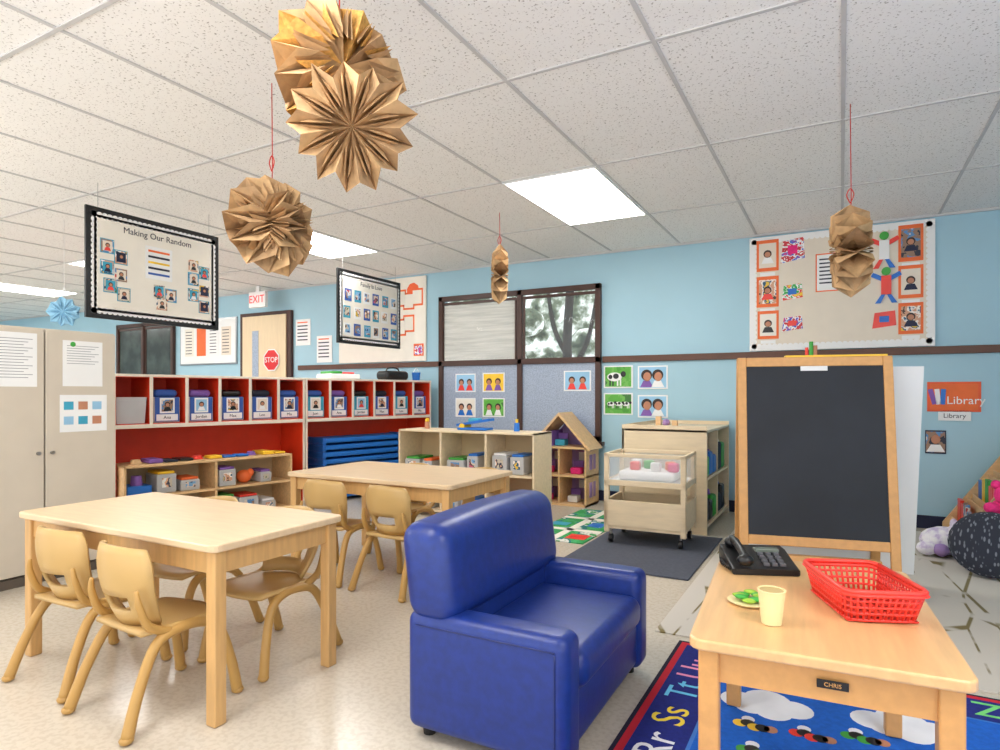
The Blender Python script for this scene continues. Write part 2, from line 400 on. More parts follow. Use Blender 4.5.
for k, (Y0, Y1) in enumerate([(2.268, 3.253), (4.574, 5.562)]):
    b = B('hanging_display_board'); w = Y1-Y0; h = .731
    Ms = fr((-4.3, (Y0+Y1)/2, 1.915), (0,1,0), (0,0,1))
    b.box(-w/2, w/2, -h/2, h/2, -.01, .01, M_black, .003, M=Ms)
    b.box(-w/2+.05, w/2-.05, -h/2+.05, h/2-.05, .0105, .012, M_white, M=Ms)
    scallop(b, w-.1, h-.1, Ms, M_white, .0105, .02, .034)
    b.box(-w/2+.07, w/2-.07, -h/2+.07, h/2-.07, .0125, .0135, M_offw, M=Ms)
    b.text('Making Our Random' if k == 0 else 'Family Is Love', .06, M_text, Ms @ Matrix.Translation((0, .25, .0145)))
    if k == 0:
        for (cx, cy) in [(-.36,.12),(-.27,.06),(-.36,-.02),(-.27,-.06),(-.34,-.14),(-.25,-.19),(-.0,-.13),(.09,-.15),(.02,-.22),(.27,.1),(.36,.06),(.27,-.0),(.36,-.08),(.27,-.12),(.36,-.2)]:
            c_ = M_teal if random.random() < .5 else M_offw
            b.box(cx-.045, cx+.045, cy-.048, cy+.048, .014, .015, c_, M=Ms)
            picture(b, Ms, cx, cy, .08, .085, PH[random.randrange(4)], random.choice([M_teal, M_navy, M_cream]), True, .0152)
        b.box(-.1, .1, -.05, .18, .014, .015, M_white, M=Ms)
        for j, mm in enumerate([M_orange, M_text, M_yel, M_text, M_cardb]): b.box(-.08, .08, .14-j*.04, .155-j*.04, .0152, .0156, mm, M=Ms)
    else:
        for i in range(6):
            for j in range(3):
                cx = -.36+i*.145+random.uniform(-.01,.01); cy = .12-j*.17
                b.box(cx-.05, cx+.05, cy-.06, cy+.06, .014, .015, [M_cardb, M_teal, M_white][(i+j) % 3], M=Ms)
                b.box(cx-.035, cx+.035, cy-.035, cy+.045, .0152, .016, PH[(i*2+j) % 4], M=Ms)
    for sx in (-w/2+.08, w/2-.08):
        b.cyl((sx, h/2, 0), (sx, 2.443-1.915, 0), .0015, .0015, M_metal, 6, Ms)
    b.done()

# ================= paper stars
def star(b, off, axis, R, w, N, mats, top=None, roll=0, strc=None, seed=1, inner=True):
    off = Vector(off)
    Q = Matrix.Translation(off) @ Vector(axis).normalized().to_track_quat('Z', 'Y').to_matrix().to_4x4() @ Matrix.Rotation(roll, 4, 'Z')
    rnd = random.Random(seed)
    t = [bmesh.new() for m in mats]
    def P(r, th, z): return Vector((r*math.cos(th), r*math.sin(th), z))
    d = 2*math.pi/N
    def face(k, *ps):
        tm = t[k % len(mats)]; tm.faces.new([tm.verts.new(p) for p in ps])
    tipr = [R*rnd.uniform(.90, 1.05) for i in range(N)]
    for i in range(N):
        th = i*d
        rr = R*rnd.uniform(.68, .80); jit = rnd.uniform(-.07, .07)
        for sg in (-1, 1):
            thT = th+sg*d*.5; rt = tipr[i] if sg > 0 else tipr[i-1]
            for zs in (1, -1):
                z = zs*w/2
                c = P(R*.06, thT, 0); a0 = P(0, 0, z*.45); a1 = P(R*.4, th+jit, z*1.0)
                e = P(rr, th+jit, z*.95); T = P(rt, thT, 0); g = P(R*.5, thT, 0)
                face(i, a0, a1, g, c)
                face(i, a1, e, T, g)
                if inner:
                    m1 = P(R*.26, th+sg*d*.25, z*1.0); m2 = P(R*.74, thT-sg*.03, z*.9); m3 = P(R*.52, th+sg*d*.16, z*.55); m4 = P(R*.52, thT, z*.25)
                    face(i+1, m1, m2, m3); face(i+1, m1, m2, m4)
    for k, m in enumerate(mats): b.add(t[k], m, Q)
    if top is not None:
        sm = strc or M_string
        b.tube([(off.x,off.y,off.z+R*.6), (off.x+.004,off.y,off.z+R*1.1), (off.x,off.y,top)], .0022, sm, 6, cm=1)
        z0 = off.z+R
        b.tube([(off.x,off.y,z0), (off.x+.015,off.y,z0+.04), (off.x,off.y,z0+.07), (off.x-.015,off.y,z0+.04), (off.x,off.y,z0)], .0025, sm, 6)
ZT = HC-.008
b = B('hanging_paper_star')
star(b, (0,0,0), (.58,-.74,-.38), .195, .17, 13, [M_kraft, M_kraft2], seed=2)
star(b, (-.13,.08,.23), (.86,-.42,.1), .24, .19, 13, [M_kraft2, M_kraft, M_kraft3], top=ZT-1.86, seed=3, roll=.3)
b.done((-1.30, 1.45, 1.86))
b = B('hanging_paper_star')
star(b, (0,0,0), (.96,-.05,.05), .24, .17, 13, [M_kraft2, M_kraft], top=ZT-1.807, seed=4)
star(b, (0,0,-.0), (.45,-.85,-.15), .165, .26, 11, [M_kraft, M_kraft2], seed=8, roll=.2)
b.done((-2.238, 1.969, 1.807))
for (loc, ax, R, w, N, ms, sc, sd) in [((-2.3,4.21,1.964),(.85,.55,0),.225,.12,12,[M_kraft,M_kraft2],None,5), ((.04,3.44,1.741),(1,.12,.05),.225,.16,12,[M_kraft,M_kraft2],None,6),
        ((-5.456,2.72,1.706),(.7,-.7,0),.13,.05,9,[M_bluepaper],M_white,7)]:
    b = B('hanging_paper_star'); star(b, (0,0,0), ax, R, w, N, ms, top=ZT-loc[2], strc=sc, seed=sd); b.done(loc)

# ================= tall cabinets on left
b = B('storage_cabinet')
b.box(-4.5, -3.94, .85, 2.25, .0, 1.42, M_cab, .004)
for i, (y0, y1) in enumerate([(.86, 1.055), (1.06, 1.452), (1.458, 1.852), (1.860, 2.245)]):
    b.box(-3.938, -3.918, y0, y1, .06, 1.41, M_cab, .004)
b.box(-3.9395, -3.937, .86, 2.245, .05, 1.41, M_seam)
b.box(-3.935, -3.92, .86, 2.245, .0, .05, M_seam)
for y in (1.82, 1.89): b.cyl((-3.917, y, .72), (-3.9, y, .72), .009, .01, M_metal)
for (y0, y1, z0, z1, k) in [(1.6,1.815,1.09,1.385,0),(1.945,2.165,1.095,1.36,1),(1.93,2.19,.83,1.045,2)]:
    Ms = fr((-3.9165, (y0+y1)/2, (z0+z1)/2), (0,1,0), (0,0,1)); w = y1-y0; h = z1-z0
    b.box(-w/2, w/2, -h/2, h/2, 0, .0015, M_white, M=Ms)
    if k < 2:
        for j in range(14 if k == 0 else 8): b.box(-w*.4, w*(.4-.1*(j % 3)), h*.38-j*h*.055, h*.39-j*h*.055, .0016, .002, mat('ink_grey', (120,120,130), .6), M=Ms)
        if k: b.cyl((-w*.25, h*.42, .002), (-w*.25, h*.42, .0025), .015, .015, M_green, 12, Ms)
    else:
        for i in range(3):
            for j in range(2): b.box(-w*.42+i*w*.3, -w*.22+i*w*.3, -h*.3+j*h*.4, -h*.08+j*h*.4, .0016, .002, [M_sky, M_teal, M_skin][(i+j) % 3], M=Ms)
b.done()

# ================= cubbies
PHI = math.atan2(.979, .2033); CL = 1.59
def L2W(o, phi, x, y, z=0): return (o[0]+x*math.cos(phi)-y*math.sin(phi), o[1]+x*math.sin(phi)+y*math.cos(phi), z)
O1 = (-4.68, 2.66); O2 = L2W(O1, PHI, 1.60, 0)
M_bag = mat('dark_bag', (40,44,60), .8)
for k, O in enumerate((O1, O2)):
    b = B('cubby_shelf'); D = .4; n = 6
    b.box(0, CL, 0, D, 1.18, 1.2, M_cream, .003); b.box(0, CL, .003, D, 1.176, 1.18, M_red)
    b.box(0, CL, 0, D, .79, .82, M_cream, .003); b.box(.02, CL-.02, .004, D, .82, .824, M_red)
    b.box(0, CL, D-.015, D, 0, 1.19, M_red)
    for xx in (0, CL-.02):
        b.box(xx, xx+.02, 0, D, 0, 1.19, M_cream, .003)
        b.box(xx+(.0205 if xx == 0 else -.0035), xx+(.0235 if xx == 0 else -.0005), .004, D-.02, .03, 1.17, M_red)
    for i in range(1, n):
        xx = i*CL/n
        b.box(xx-.009, xx+.009, .006, D-.015, .824, 1.176, M_red); b.box(xx-.012, xx+.012, 0, .006, .82, 1.18, M_cream)
    par = b.done((O[0], O[1], 0), PHI)
    b = B('storage_bins')
    for i in range(n):
        c = (i+.5)*CL/n; z = .826
        if k == 0 and i == 0:
            b.prism([(-.095, 0), (.095, 0), (.11, .2), (-.11, .2)], -.3, -.03, M_bin, Matrix.Translation((c, 0, z)) @ Matrix.Rotation(math.pi/2, 4, 'X'))
            continue
        b.box(c-.1, c+.1, .05, .33, z, z+.2, M_bin, .008)
        b.box(c-.09, c+.09, .06, .32, z+.2, z+.26, [M_bag, M_cardb, M_purple, M_black][(i+k) % 4], .03, 3)
        Ms = fr((c, .048, z+.1), (1,0,0), (0,0,1))
        b.box(-.09, .09, -.09, .1, 0, .002, M_cardb if k == 0 or i % 2 else M_teal, M=Ms)
        b.box(-.08, .08, -.085, -.035, .0022, .003, M_white, M=Ms)
        b.text(['Juan', 'Ana', 'Jordan', 'Max', 'Leo', 'Mia'][i], .035, M_text, Ms @ Matrix.Translation((0, -.06, .004)))
        picture(b, Ms, 0, .033, .11, .12, M_white, [M_cream, PH[0], M_sky, PH[3]][i % 4], True, .0022)
    b.done(parent=par)
b = B('stacked_cots')
for j in range(9):
    z = .02+j*.068
    b.box(.2, 1.3, .03, .33, z+.012, z+.058, M_cot, .012, 3)
    for xx in (.2, 1.26): b.box(xx, xx+.04, .02, .34, z, z+.066, mat('cot_end', (24,100,185), .4), .01, 3)
b.done((O2[0], O2[1], 0), PHI)
b = B('backpack'); p = L2W(O2, PHI, 1.2, .2, 1.201)
b.box(-.16, .16, -.1, .1, 0, .1, M_black, .04, 5); b.tube([(-.1,0,.08),(-.06,0,.13),(.06,0,.13),(.1,0,.08)], .008, M_black); b.done(p, PHI)
b = B('toy_box'); p = L2W(O2, PHI, .5, .2, 1.201)
b.box(-.18, .18, -.12, .12, 0, .05, M_white, .01); b.box(-.15, -.02, -.1, .1, .05, .075, M_green, .01); b.box(.0, .14, -.08, .1, .05, .07, M_redpl, .01); b.done(p, PHI)
b = B('toy_bucket'); p = L2W(O2, PHI, 1.5, .15, 1.201); b.cyl((0,0,0), (0,0,.09), .04, .05, M_tblue); b.tube([(-.045,0,.09),(0,0,.14),(.045,0,.09)], .004, M_white); b.done(p, PHI)

TOY = [M_redpl, M_green, M_yel, M_tblue, M_purple, M_orange, M_white]
def shelf(name, loc, rz, L, D, H, levels, divs, items=True, seed=1, m=M_pine, back=True):
    rnd = random.Random(seed); b = B(name); T = .018
    b.box(0, L, 0, D, H-T, H, m, .003); b.box(0, L, 0, D, .04, .04+T, m, .003)
    b.box(0, T, 0, D, 0, H, m, .003); b.box(L-T, L, 0, D, 0, H, m, .003)
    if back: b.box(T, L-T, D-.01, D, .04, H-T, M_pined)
    for q in range(1, divs): b.box(q*L/divs-T/2, q*L/divs+T/2, .005, D-.01, .05, H-T, m)
    hs = (H-.04-T)/levels
    for q in range(1, levels): b.box(T, L-T, .005, D-.01, .04+q*hs, .04+T+q*hs, m)
    par = b.done(loc, rz)
    if items:
        b = B('toys_on_shelves')
        for q in range(levels):
            for j in range(divs):
                x = j*L/divs+.04; z = .04+T+q*hs+.001
                while x < (j+1)*L/divs-.16:
                    w = rnd.uniform(.1, .2); w = min(w, (j+1)*L/divs-.03-x); h = rnd.uniform(.06, min(.15, hs-.06)); c = rnd.choice(TOY)
                    k = rnd.random()
                    if k < .7:
                        b.box(x, x+w, .04, D-.06, z, z+h, M_bin, .008); b.box(x+.01, x+w-.01, .05, D-.07, z+h, z+h+.02, c, .006)
                        b.box(x+w*.25, x+w*.75, .036, .039, z+h*.3, z+h*.8, PH[rnd.randrange(4)])
                    elif k < .9:
                        b.box(x, x+w, .05, D-.08, z, z+h*.5, c, .006); b.cyl((x+w/2, .12, z+h*.5), (x+w/2, .12, z+h), w*.25, w*.2, rnd.choice(TOY))
                    else:
                        b.sph((x+w/2, .12, z+h*.4), (w*.4, .06, h*.4), c); b.sph((x+w*.8, .1, z+h*.6), (.03,.03,.035), c)
                    x += w+.03
        b.done(parent=par)
p = L2W(O1, PHI, .04, -.1)
shelf('low_toy_shelf', (p[0], p[1], 0), PHI, 1.36, .32, .52, 2, 2, seed=3, m=M_wood)
b = B('tabletop_toys')
rnd = random.Random(5)
for i in range(11):
    x = .08+i*.115; c = rnd.choice(TOY+[M_black, M_wood, M_wood, M_bag])
    if i % 4: b.box(x, x+.1, .06, .06+rnd.uniform(.1,.2), 0, rnd.uniform(.015,.035), c, .006)
    else: b.cyl((x+.05,.15,0), (x+.05,.15,.03), .045, .03, c)
b.done((p[0], p[1], .522), PHI)

shelf('storage_shelf', (-3.44, 4.43, 0), 0, 1.33, .34, .74, 2, 3, seed=11)
b = B('toy_car_track')
b.box(-.14, .14, -.07, .07, 0, .02, M_tblue, .006); b.prism([(-.16, .0), (.16, .05), (.16, .07), (-.16, .02)], -.05, .05, M_tblue, Matrix.Translation((0,0,.03)) @ Matrix.Rotation(math.pi/2, 4, 'X'))
b.box(-.05, .05, -.04, .04, .06, .1, M_teal, .01); b.cyl((-.1,-.06,.03), (-.1,.06,.03), .025, .025, M_yel); b.done((-2.75, 4.6, .743), 0)
b = B('toy_bottle'); b.cyl((0,0,0), (0,0,.07), .025, .02, M_tblue); b.cyl((0,0,.07), (0,0,.1), .012, .012, M_yel); b.done((-2.35, 4.6, .742))
b = B('toy_figure'); b.cyl((0,0,0), (0,0,.06), .025, .02, M_skin); b.sph((0,0,.075), .02, M_yel); b.done((-3.25, 4.6, .742))

# ================= kids tables
def table(name, LX, LY, H, top, legm, leg=.045, rad=.03):
    b = B(name); T = .026
    r = rad; pts = []
    for (sx, sy, a0) in [(1,1,0), (-1,1,90), (-1,-1,180), (1,-1,270)]:
        for k in range(5):
            a = math.radians(a0+k*22.5); pts.append((sx*(LX/2-r)+r*math.cos(a), sy*(LY/2-r)+r*math.sin(a)))
    b.prism(pts, H-T, H, top, bev=.006, seg=3)
    ix, iy = LX/2-.02, LY/2-.02
    for sx in (-1, 1):
        for sy in (-1, 1):
            x1 = sx*ix; x0 = sx*(ix-leg); y1 = sy*iy; y0 = sy*(iy-leg)
            b.box(min(x0,x1), max(x0,x1), min(y0,y1), max(y0,y1), 0, H-T, legm, .006, 3)
    for sy in (-1, 1):
        y = sy*(iy-.022); b.box(-ix+leg, ix-leg, y-.01, y+.01, H-T-.075, H-T, legm)
    for sx in (-1, 1):
        x = sx*(ix-.022); b.box(x-.01, x+.01, -iy+leg, iy-leg, H-T-.075, H-T, legm)
    return b
M_leg = mat('maple_leg', (206,162,104), .42, .08, 5, stretch=(9,9,1))
table('activity_table', 1.2, .58, .58, M_top, M_leg).done((-2.30, 1.56, 0))
table('activity_table', 1.18, .72, .58, M_top, M_leg).done((-2.35, 3.05, 0))
b = table('wooden_side_table', .54, .82, .49, M_honeytop, M_honey)
Mt = fr((.02, -.389, .43), (1,0,0), (0,0,1))
b.box(-.03, .03, -.009, .009, -.001, .002, M_black, .001, M=Mt); b.text('CHRIS', .012, M_honey, Mt @ Matrix.Translation((0,0,.003)))
RD = math.radians(4)
DO = (-.062, 1.865)
b.done((DO[0], DO[1], .012), RD)

# ================= chairs
def chair(x, y, rz):
    b = B('classroom_chair')
    t = bmesh.new(); NX = 12; NZ = 10
    V = {}
    for j in range(NZ+1):
        v = j/NZ; z = .305+v*.255
        hw = .115+.044*math.sin(min(v*1.5, 1)*math.pi/2)
        if v > .75: hw *= 1-.2*((v-.75)/.25)**2
        for i in range(NX+1):
            s = -1+2*i/NX
            yy = -.135-.055*v+.06*s*s-(.02*math.sin(v*math.pi))
            V[i, j] = t.verts.new((s*hw, yy, z+(.012*(1-s*s) if v > .8 else 0)))
    for j in range(NZ):
        for i in range(NX):
            s = abs(-1+2*(i+.5)/NX); v = (j+.5)/NZ
            if s < .42 and .2 < v < .4: continue
            t.faces.new((V[i,j], V[i+1,j], V[i+1,j+1], V[i,j+1]))
    S = {}
    for j in range(9):
        v = j/8; y_ = -.15+v*.31
        for i in range(NX+1):
            s = -1+2*i/NX
            hw = .15*(1-.18*max(0, (v-.7)/.3)**2-.1*(1-v)**2)
            S[i, j] = t.verts.new((s*hw, y_-(.02*s*s if v > .8 else 0), .305-.012*(1-s*s)*math.sin(v*math.pi)-(.015*((v-.85)/.15) if v > .85 else 0)))
    for j in range(8):
        for i in range(NX): t.faces.new((S[i,j], S[i+1,j], S[i+1,j+1], S[i,j+1]))
    bmesh.ops.remove_doubles(t, verts=t.verts, dist=.002)
    bmesh.ops.solidify(t, geom=t.faces[:], thickness=.014)
    bmesh.ops.recalc_face_normals(t, faces=t.faces)
    b.add(t, M_chair, None, True)
    for sx in (-1, 1):
        b.tube([(sx*.175,-.215,.012), (sx*.16,-.17,.14), (sx*.146,-.11,.255), (sx*.142,-.04,.285), (sx*.142,.05,.283), (sx*.148,.11,.24), (sx*.16,.145,.13), (sx*.17,.165,.012)],
               [.019,.017,.017,.018,.018,.017,.017,.019], M_chairleg, 10)
        for (fx, fy) in ((sx*.175,-.216), (sx*.17,.166)): b.sph((fx, fy, .014), (.021,.021,.014), M_chairleg, n=10)
        b.box(min(sx*.09, sx*.145), max(sx*.09, sx*.145), -.06, .06, .27, .295, M_chairleg, .006)
        b.tube([(sx*.142,-.06,.285), (sx*.145,-.13,.32), (sx*.143,-.16,.39), (sx*.135,-.165,.44)], [.015,.014,.012,.006], M_chairleg, 8)
    b.box(-.145, .145, -.012, .012, .272, .29, M_chairleg, .004)
    return b.done((x, y, 0), rz)
chair(-2.04, 1.33, -.05); chair(-2.50, 1.365, .03)
chair(-2.02, 1.755, math.pi); chair(-2.52, 1.78, math.pi)
chair(-2.10, 2.75, -.06); chair(-2.57, 2.76, .04)
chair(-2.02, 3.36, math.pi+.05); chair(-2.56, 3.36, math.pi)

# ================= sofa
b = B('blue_child_sofa')
SL = .83
b.box(.02, .515, .03, SL-.03, .04, .22, M_blue, .03, 5)
b.box(.12, .54, .113, SL-.113, .20, .315, M_blue, .045, 6)
for (ya, yb) in ((0, .12), (SL-.12, SL)):
    b.box(0, .53, ya, yb, .03, .39, M_blue, .035, 6)
    ys = ya-.0005 if ya == 0 else yb+.0005
    b.tube([(.495, ys, .07), (.495, ys, .2), (.495, ys, .345)], .0025, M_seamblue, 6)
    b.tube([(.495, ys, .352), (.3, ys, .352), (.04, ys, .352)], .0025, M_seamblue, 6)
Sh = Matrix(((1,0,-.13,.05),(0,1,0,0),(0,0,1,0),(0,0,0,1)))
t = bmesh.new(); bmesh.ops.create_cube(t, size=1)
bx0, bx1, by0, by1, bz0, bz1 = -.005, .17, -.006, SL+.006, .355, .652
for v in t.verts: v.co = Vector(((bx0+bx1)/2+v.co.x*(bx1-bx0), (by0+by1)/2+v.co.y*(by1-by0), (bz0+bz1)/2+v.co.z*(bz1-bz0)))
bmesh.ops.bevel(t, geom=t.edges[:]+t.verts[:], offset=.062, segments=7, profile=.5, affect='EDGES')
bmesh.ops.subdivide_edges(t, edges=[e for e in t.edges if e.calc_length() > .2], cuts=6, use_grid_fill=True)
for v in t.verts:   # gentle crown along the length, pillow swell to the front
    q = (v.co.y-SL/2)/(SL/2); v.co.z += .012*(1-q*q)*(1 if v.co.z > .5 else 0)
    if v.co.x > .1: v.co.x += .012*max(0, 1-q*q)*max(0, 1-((v.co.z-.5)/.15)**2)
b.add(t, M_blue, Sh, True)
b.box(.005, .15, .03, SL-.03, .06, .42, M_blue, .02, 4)
for xx in (.05, .47):
    for yy in (.06, SL-.06): b.cyl((xx, yy, 0), (xx, yy, .06), .02, .025, M_black, 12)
b.done((-1.17, 1.54, 0), math.radians(0.5))

# ================= easel
b = B('chalkboard_easel'); W = .75; hw = W/2; LN = .17
def eM(sgn):
    up = Vector((0, sgn*LN, 1.24)).normalized()
    return fr((0, -sgn*(LN+.03), 0), (1,0,0), up)
Mf = eM(1)
Lg = math.hypot(LN, 1.24)
for sx in (-1, 1): b.box(sx*hw-(.045 if sx > 0 else 0), sx*hw+(.045 if sx < 0 else 0), 0.0, Lg-.005, -.012, .012, M_honey, .004, M=Mf)
b.box(-hw+.045, hw-.045, Lg-.055, Lg-.005, -.01, .01, M_honey, .004, M=Mf)
b.box(-hw+.045, hw-.045, .25, .30, -.01, .01, M_honey, .004, M=Mf)
b.box(-hw+.04, hw-.04, .29, Lg-.045, -.006, .006, M_chalk, M=Mf)
b.box(-hw+.1, hw-.1, .17, .21, -.02, .07, M_honey, .004, M=Mf)
b.box(-.06, .07, Lg-.08, Lg-.055, .0065, .01, M_white, M=Mf)
Mr = eM(-1)
for sx in (-1, 1): b.box(sx*hw-(.045 if sx > 0 else 0), sx*hw+(.045 if sx < 0 else 0), 0.0, Lg-.005, -.012, .012, M_honey, .004, M=Mr)
b.box(-hw+.05, hw-.05, Lg-.06, Lg-.01, -.01, .01, M_honey, .004, M=Mr)
b.box(-hw+.02, hw+.17, .05, Lg-.06, -.02, -.014, M_white, M=Mr)
b.box(-.13, hw-.02, -.03, .03, 1.236, 1.246, M_yel)
b.cyl((-.0,0,1.245), (-.0,0,1.32), .01, .01, M_green, 10); b.cyl((.02,.01,1.245), (.02,.01,1.30), .012, .012, M_skin, 10); b.cyl((-.02,.01,1.245), (-.02,.01,1.29), .008, .008, M_redpl, 10)
b.done((-.14, 3.76, .012), math.radians(12))

# ================= rolling cart
b = B('rolling_sensory_cart'); w, d = .56, .42
for x in (0, w-.035):
    for y in (0, d-.035): b.box(x, x+.035, y, y+.035, .075, .62, M_pine, .004)
b.box(0, w, 0, .02, .12, .3, M_pine, .003); b.box(0, w, d-.02, d, .12, .3, M_pine, .003)
b.box(0, .02, 0, d, .12, .3, M_pine, .003); b.box(w-.02, w, 0, d, .12, .3, M_pine, .003)
b.box(.01, w-.01, .01, d-.01, .1, .12, M_pine)
b.box(.0, w, 0, .02, .4, .44, M_pine, .003); b.box(.0, w, d-.02, d, .4, .44, M_pine, .003)
b.box(.0, .02, 0, d, .4, .44, M_pine, .003); b.box(w-.02, w, 0, d, .4, .44, M_pine, .003)
b.box(.02, w-.02, .02, d-.02, .425, .435, M_white)
for (a0,a1,c0,c1) in [(.035,w-.035,.004,.009),(.035,w-.035,d-.009,d-.004),(.004,.009,.035,d-.035),(w-.009,w-.004,.035,d-.035)]:
    b.box(a0, a1, c0, c1, .44, .6, M_clear)
for (a0,a1,c0,c1) in [(0,w,0,.02),(0,w,d-.02,d),(0,.02,0,d),(w-.02,w,0,d)]:
    b.box(a0, a1, c0, c1, .6, .625, M_pine, .004)
b.box(.08, .48, .06, .36, .436, .5, M_white, .03, 4)
for (x, y, m_) in [(.15,.12,M_redpl),(.3,.1,M_white),(.38,.2,M_orange),(.22,.24,M_green),(.42,.1,M_pink),(.12,.28,M_white)]: b.box(x, x+.07, y, y+.06, .5, .56, m_, .012, 3)
for x in (.04, w-.04):
    for y in (.04, d-.04):
        b.cyl((x-.012, y, .028), (x+.012, y, .028), .028, .028, M_black, 14); b.cyl((x, y, .03), (x, y, .1), .008, .008, M_metal, 8)
b.done((-1.46, 4.2, .012), math.radians(2))
b = B('floor_mat'); b.box(0, .8, 0, 1.15, 0, .01, mat('mat_dark_grey', (76,80,92), .9, .12, 60), .004); b.done((-1.55, 3.58, .001), 0)

b = B('wooden_toy_cabinet'); T = .02
X0, X1, Y0, Y1, H = -1.52, -.87, 4.8, 5.84, .78
b.box(X0, X1, Y0, Y0+T, 0, H, M_pine, .003); b.box(X0, X1, Y1-T, Y1, 0, H, M_pine, .003)
b.box(X0+.02, X1, Y0, Y1, H-T, H, M_pine, .003); b.box(X0+.02, X1-.005, Y0+T, Y1-T, .05, .07, M_pine); b.box(X0+.3, X1-.01, Y0+T, Y1-T, .4, .42, M_pine)
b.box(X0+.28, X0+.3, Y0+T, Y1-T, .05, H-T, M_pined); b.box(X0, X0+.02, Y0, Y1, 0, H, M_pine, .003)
b.box(X0, X1, Y0, Y0+.015, H, H+.03, M_pine); b.box(X0, X0+.015, Y0+.015, Y1, H, H+.03, M_pine); b.box(X0+.015, X1, Y1-.015, Y1, H, H+.03, M_pine)
b.box(X0+.3, X1-.01, (Y0+Y1)/2-.01, (Y0+Y1)/2+.01, .07, H-T, M_pine)
par = b.done()
b = B('toys_on_shelves'); rnd = random.Random(9)
for z in (.071, .421):
    y = Y0+.06
    while y < Y1-.18:
        if abs(y+.06-(Y0+Y1)/2) < .1: y += .1; continue
        h = rnd.uniform(.14, .24); b.box(-1.15, -.885, y, y+.13, z, z+h, rnd.choice([M_black, M_tblue, M_bag, M_green, M_bag, M_black]), .02, 3)
        b.cyl((-.95, y+.06, z+h), (-.95, y+.06, z+h+.04), .03, .02, rnd.choice(TOY)); y += .15
b.done(parent=par)
b = B('wooden_toy_stand'); b.box(-.12, .12, -.08, .08, 0, .015, M_wood); b.box(-.1, -.06, -.02, .02, .015, .09, M_wood); b.box(.03, .07, -.02, .02, .015, .06, M_wood); b.sph((-.02,0,.04), .03, M_lav); b.done((-1.2, 5.0, H+.002))

# dollhouse
b = B('dollhouse'); w, d = .56, .34
b.box(0, w, 0, d, .0, .02, M_wood); b.box(0, .018, 0, d, 0, .55, M_wood); b.box(w-.018, w, 0, d, 0, .55, M_wood)
b.box(.018, w-.018, d-.012, d, .02, .55, M_lav)
b.box(0, w, 0, d, .27, .288, M_wood); b.box(0, w, 0, d, .535, .553, M_wood); b.box(w/2-.008, w/2+.008, .01, d, .02, .535, M_wood)
MX = Matrix(((1,0,0,0),(0,0,1,0),(0,1,0,0),(0,0,0,1)))
b.prism([(.03,.553),(w-.03,.553),(w/2,.84)], d-.014, d-.002, M_lav, MX)
b.prism([(-.04,.535),(-.02,.52),(w/2,.845),(w/2,.875)], 0, d, M_wood, MX); b.prism([(w+.04,.535),(w+.02,.52),(w/2,.845),(w/2,.875)], 0, d, M_wood, MX)
b.prism([(w*.3,.553),(w*.34,.553),(w*.34,.7),(w*.3,.68)], 0, d-.02, M_purple, MX)
for zz in (.08, .34): b.box(w, w+.004, .08, .24, zz, zz+.14, M_lav); b.box(w+.004, w+.007, .155, .165, zz, zz+.14, M_wood)
for (xx, zz) in [(.05,.021),(.33,.021),(.06,.289),(.36,.289),(.2,.554)]:
    b.box(xx, xx+.1, .1, .2, zz, zz+.06, random.choice([M_purple, M_pink, M_white, M_teal]), .008); b.box(xx, xx+.1, .19, .21, zz+.06, zz+.12, M_purple, .005)
for (xx, zz) in [(.08,.13),(.36,.4),(.1,.4),(.36,.13)]: b.box(xx, xx+.1, d-.014, d-.0125, zz, zz+.08, M_white)
b.done((-2.62, 5.44, .0), 0)

# ================= rugs
b = B('road_play_rug')
m_road = multi_mat('road_rug', [(30,110,60),(50,150,80),(70,165,100),(40,120,120),(220,220,210),(60,150,80)], 5, .9)
b.box(0, .48, 0, 1.25, 0, .006, m_road)
for (a0, a1, c0, c1, mm) in [(.2,.26,0,1.25,M_offw),(.0,.48,.35,.42,M_offw),(0,.48,.8,.87,M_offw),(.0,.15,.5,.62,M_teal),(.3,.45,.1,.25,M_redpl),(.3,.42,.55,.7,M_tblue),(.05,.16,.12,.22,M_yel)]:
    b.box(a0, a1, c0, c1, .0062+.0003*(mm is not M_offw)+.0002*(a1-a0 > .3), .0075, mm)
b.done((-2.06, 4.1, .001), 0)
m_car = mat('carpet_branches', (214,208,198), .95, scale=6)
nt = m_car.node_tree; N = nt.nodes; L = nt.links
tc = [n for n in N if n.type == 'TEX_COORD'][0]
vo = N.new('ShaderNodeTexVoronoi'); vo.feature = 'DISTANCE_TO_EDGE'; vo.inputs['Scale'].default_value = 6.5
mp = N.new('ShaderNodeMapping'); mp.inputs['Scale'].default_value = (1, .2, 1); mp.inputs['Rotation'].default_value = (0, 0, 1.0)
L.new(tc.outputs['Object'], mp.inputs[0]); L.new(mp.outputs[0], vo.inputs['Vector'])
c2 = N.new('ShaderNodeValToRGB'); c2.color_ramp.elements[0].position = .02; c2.color_ramp.elements[0].color = (1,1,1,1); c2.color_ramp.elements[1].position = .04; c2.color_ramp.elements[1].color = (0,0,0,1)
L.new(vo.outputs['Distance'], c2.inputs[0])
n2 = N.new('ShaderNodeTexNoise'); n2.inputs['Scale'].default_value = 3.5; L.new(tc.outputs['Object'], n2.inputs['Vector'])
c3 = N.new('ShaderNodeValToRGB'); c3.color_ramp.elements[0].position = .43; c3.color_ramp.elements[1].position = .5; L.new(n2.outputs['Fac'], c3.inputs[0])
mu = N.new('ShaderNodeMath'); mu.operation = 'MULTIPLY'; L.new(c2.outputs[0], mu.inputs[0]); L.new(c3.outputs[0], mu.inputs[1])
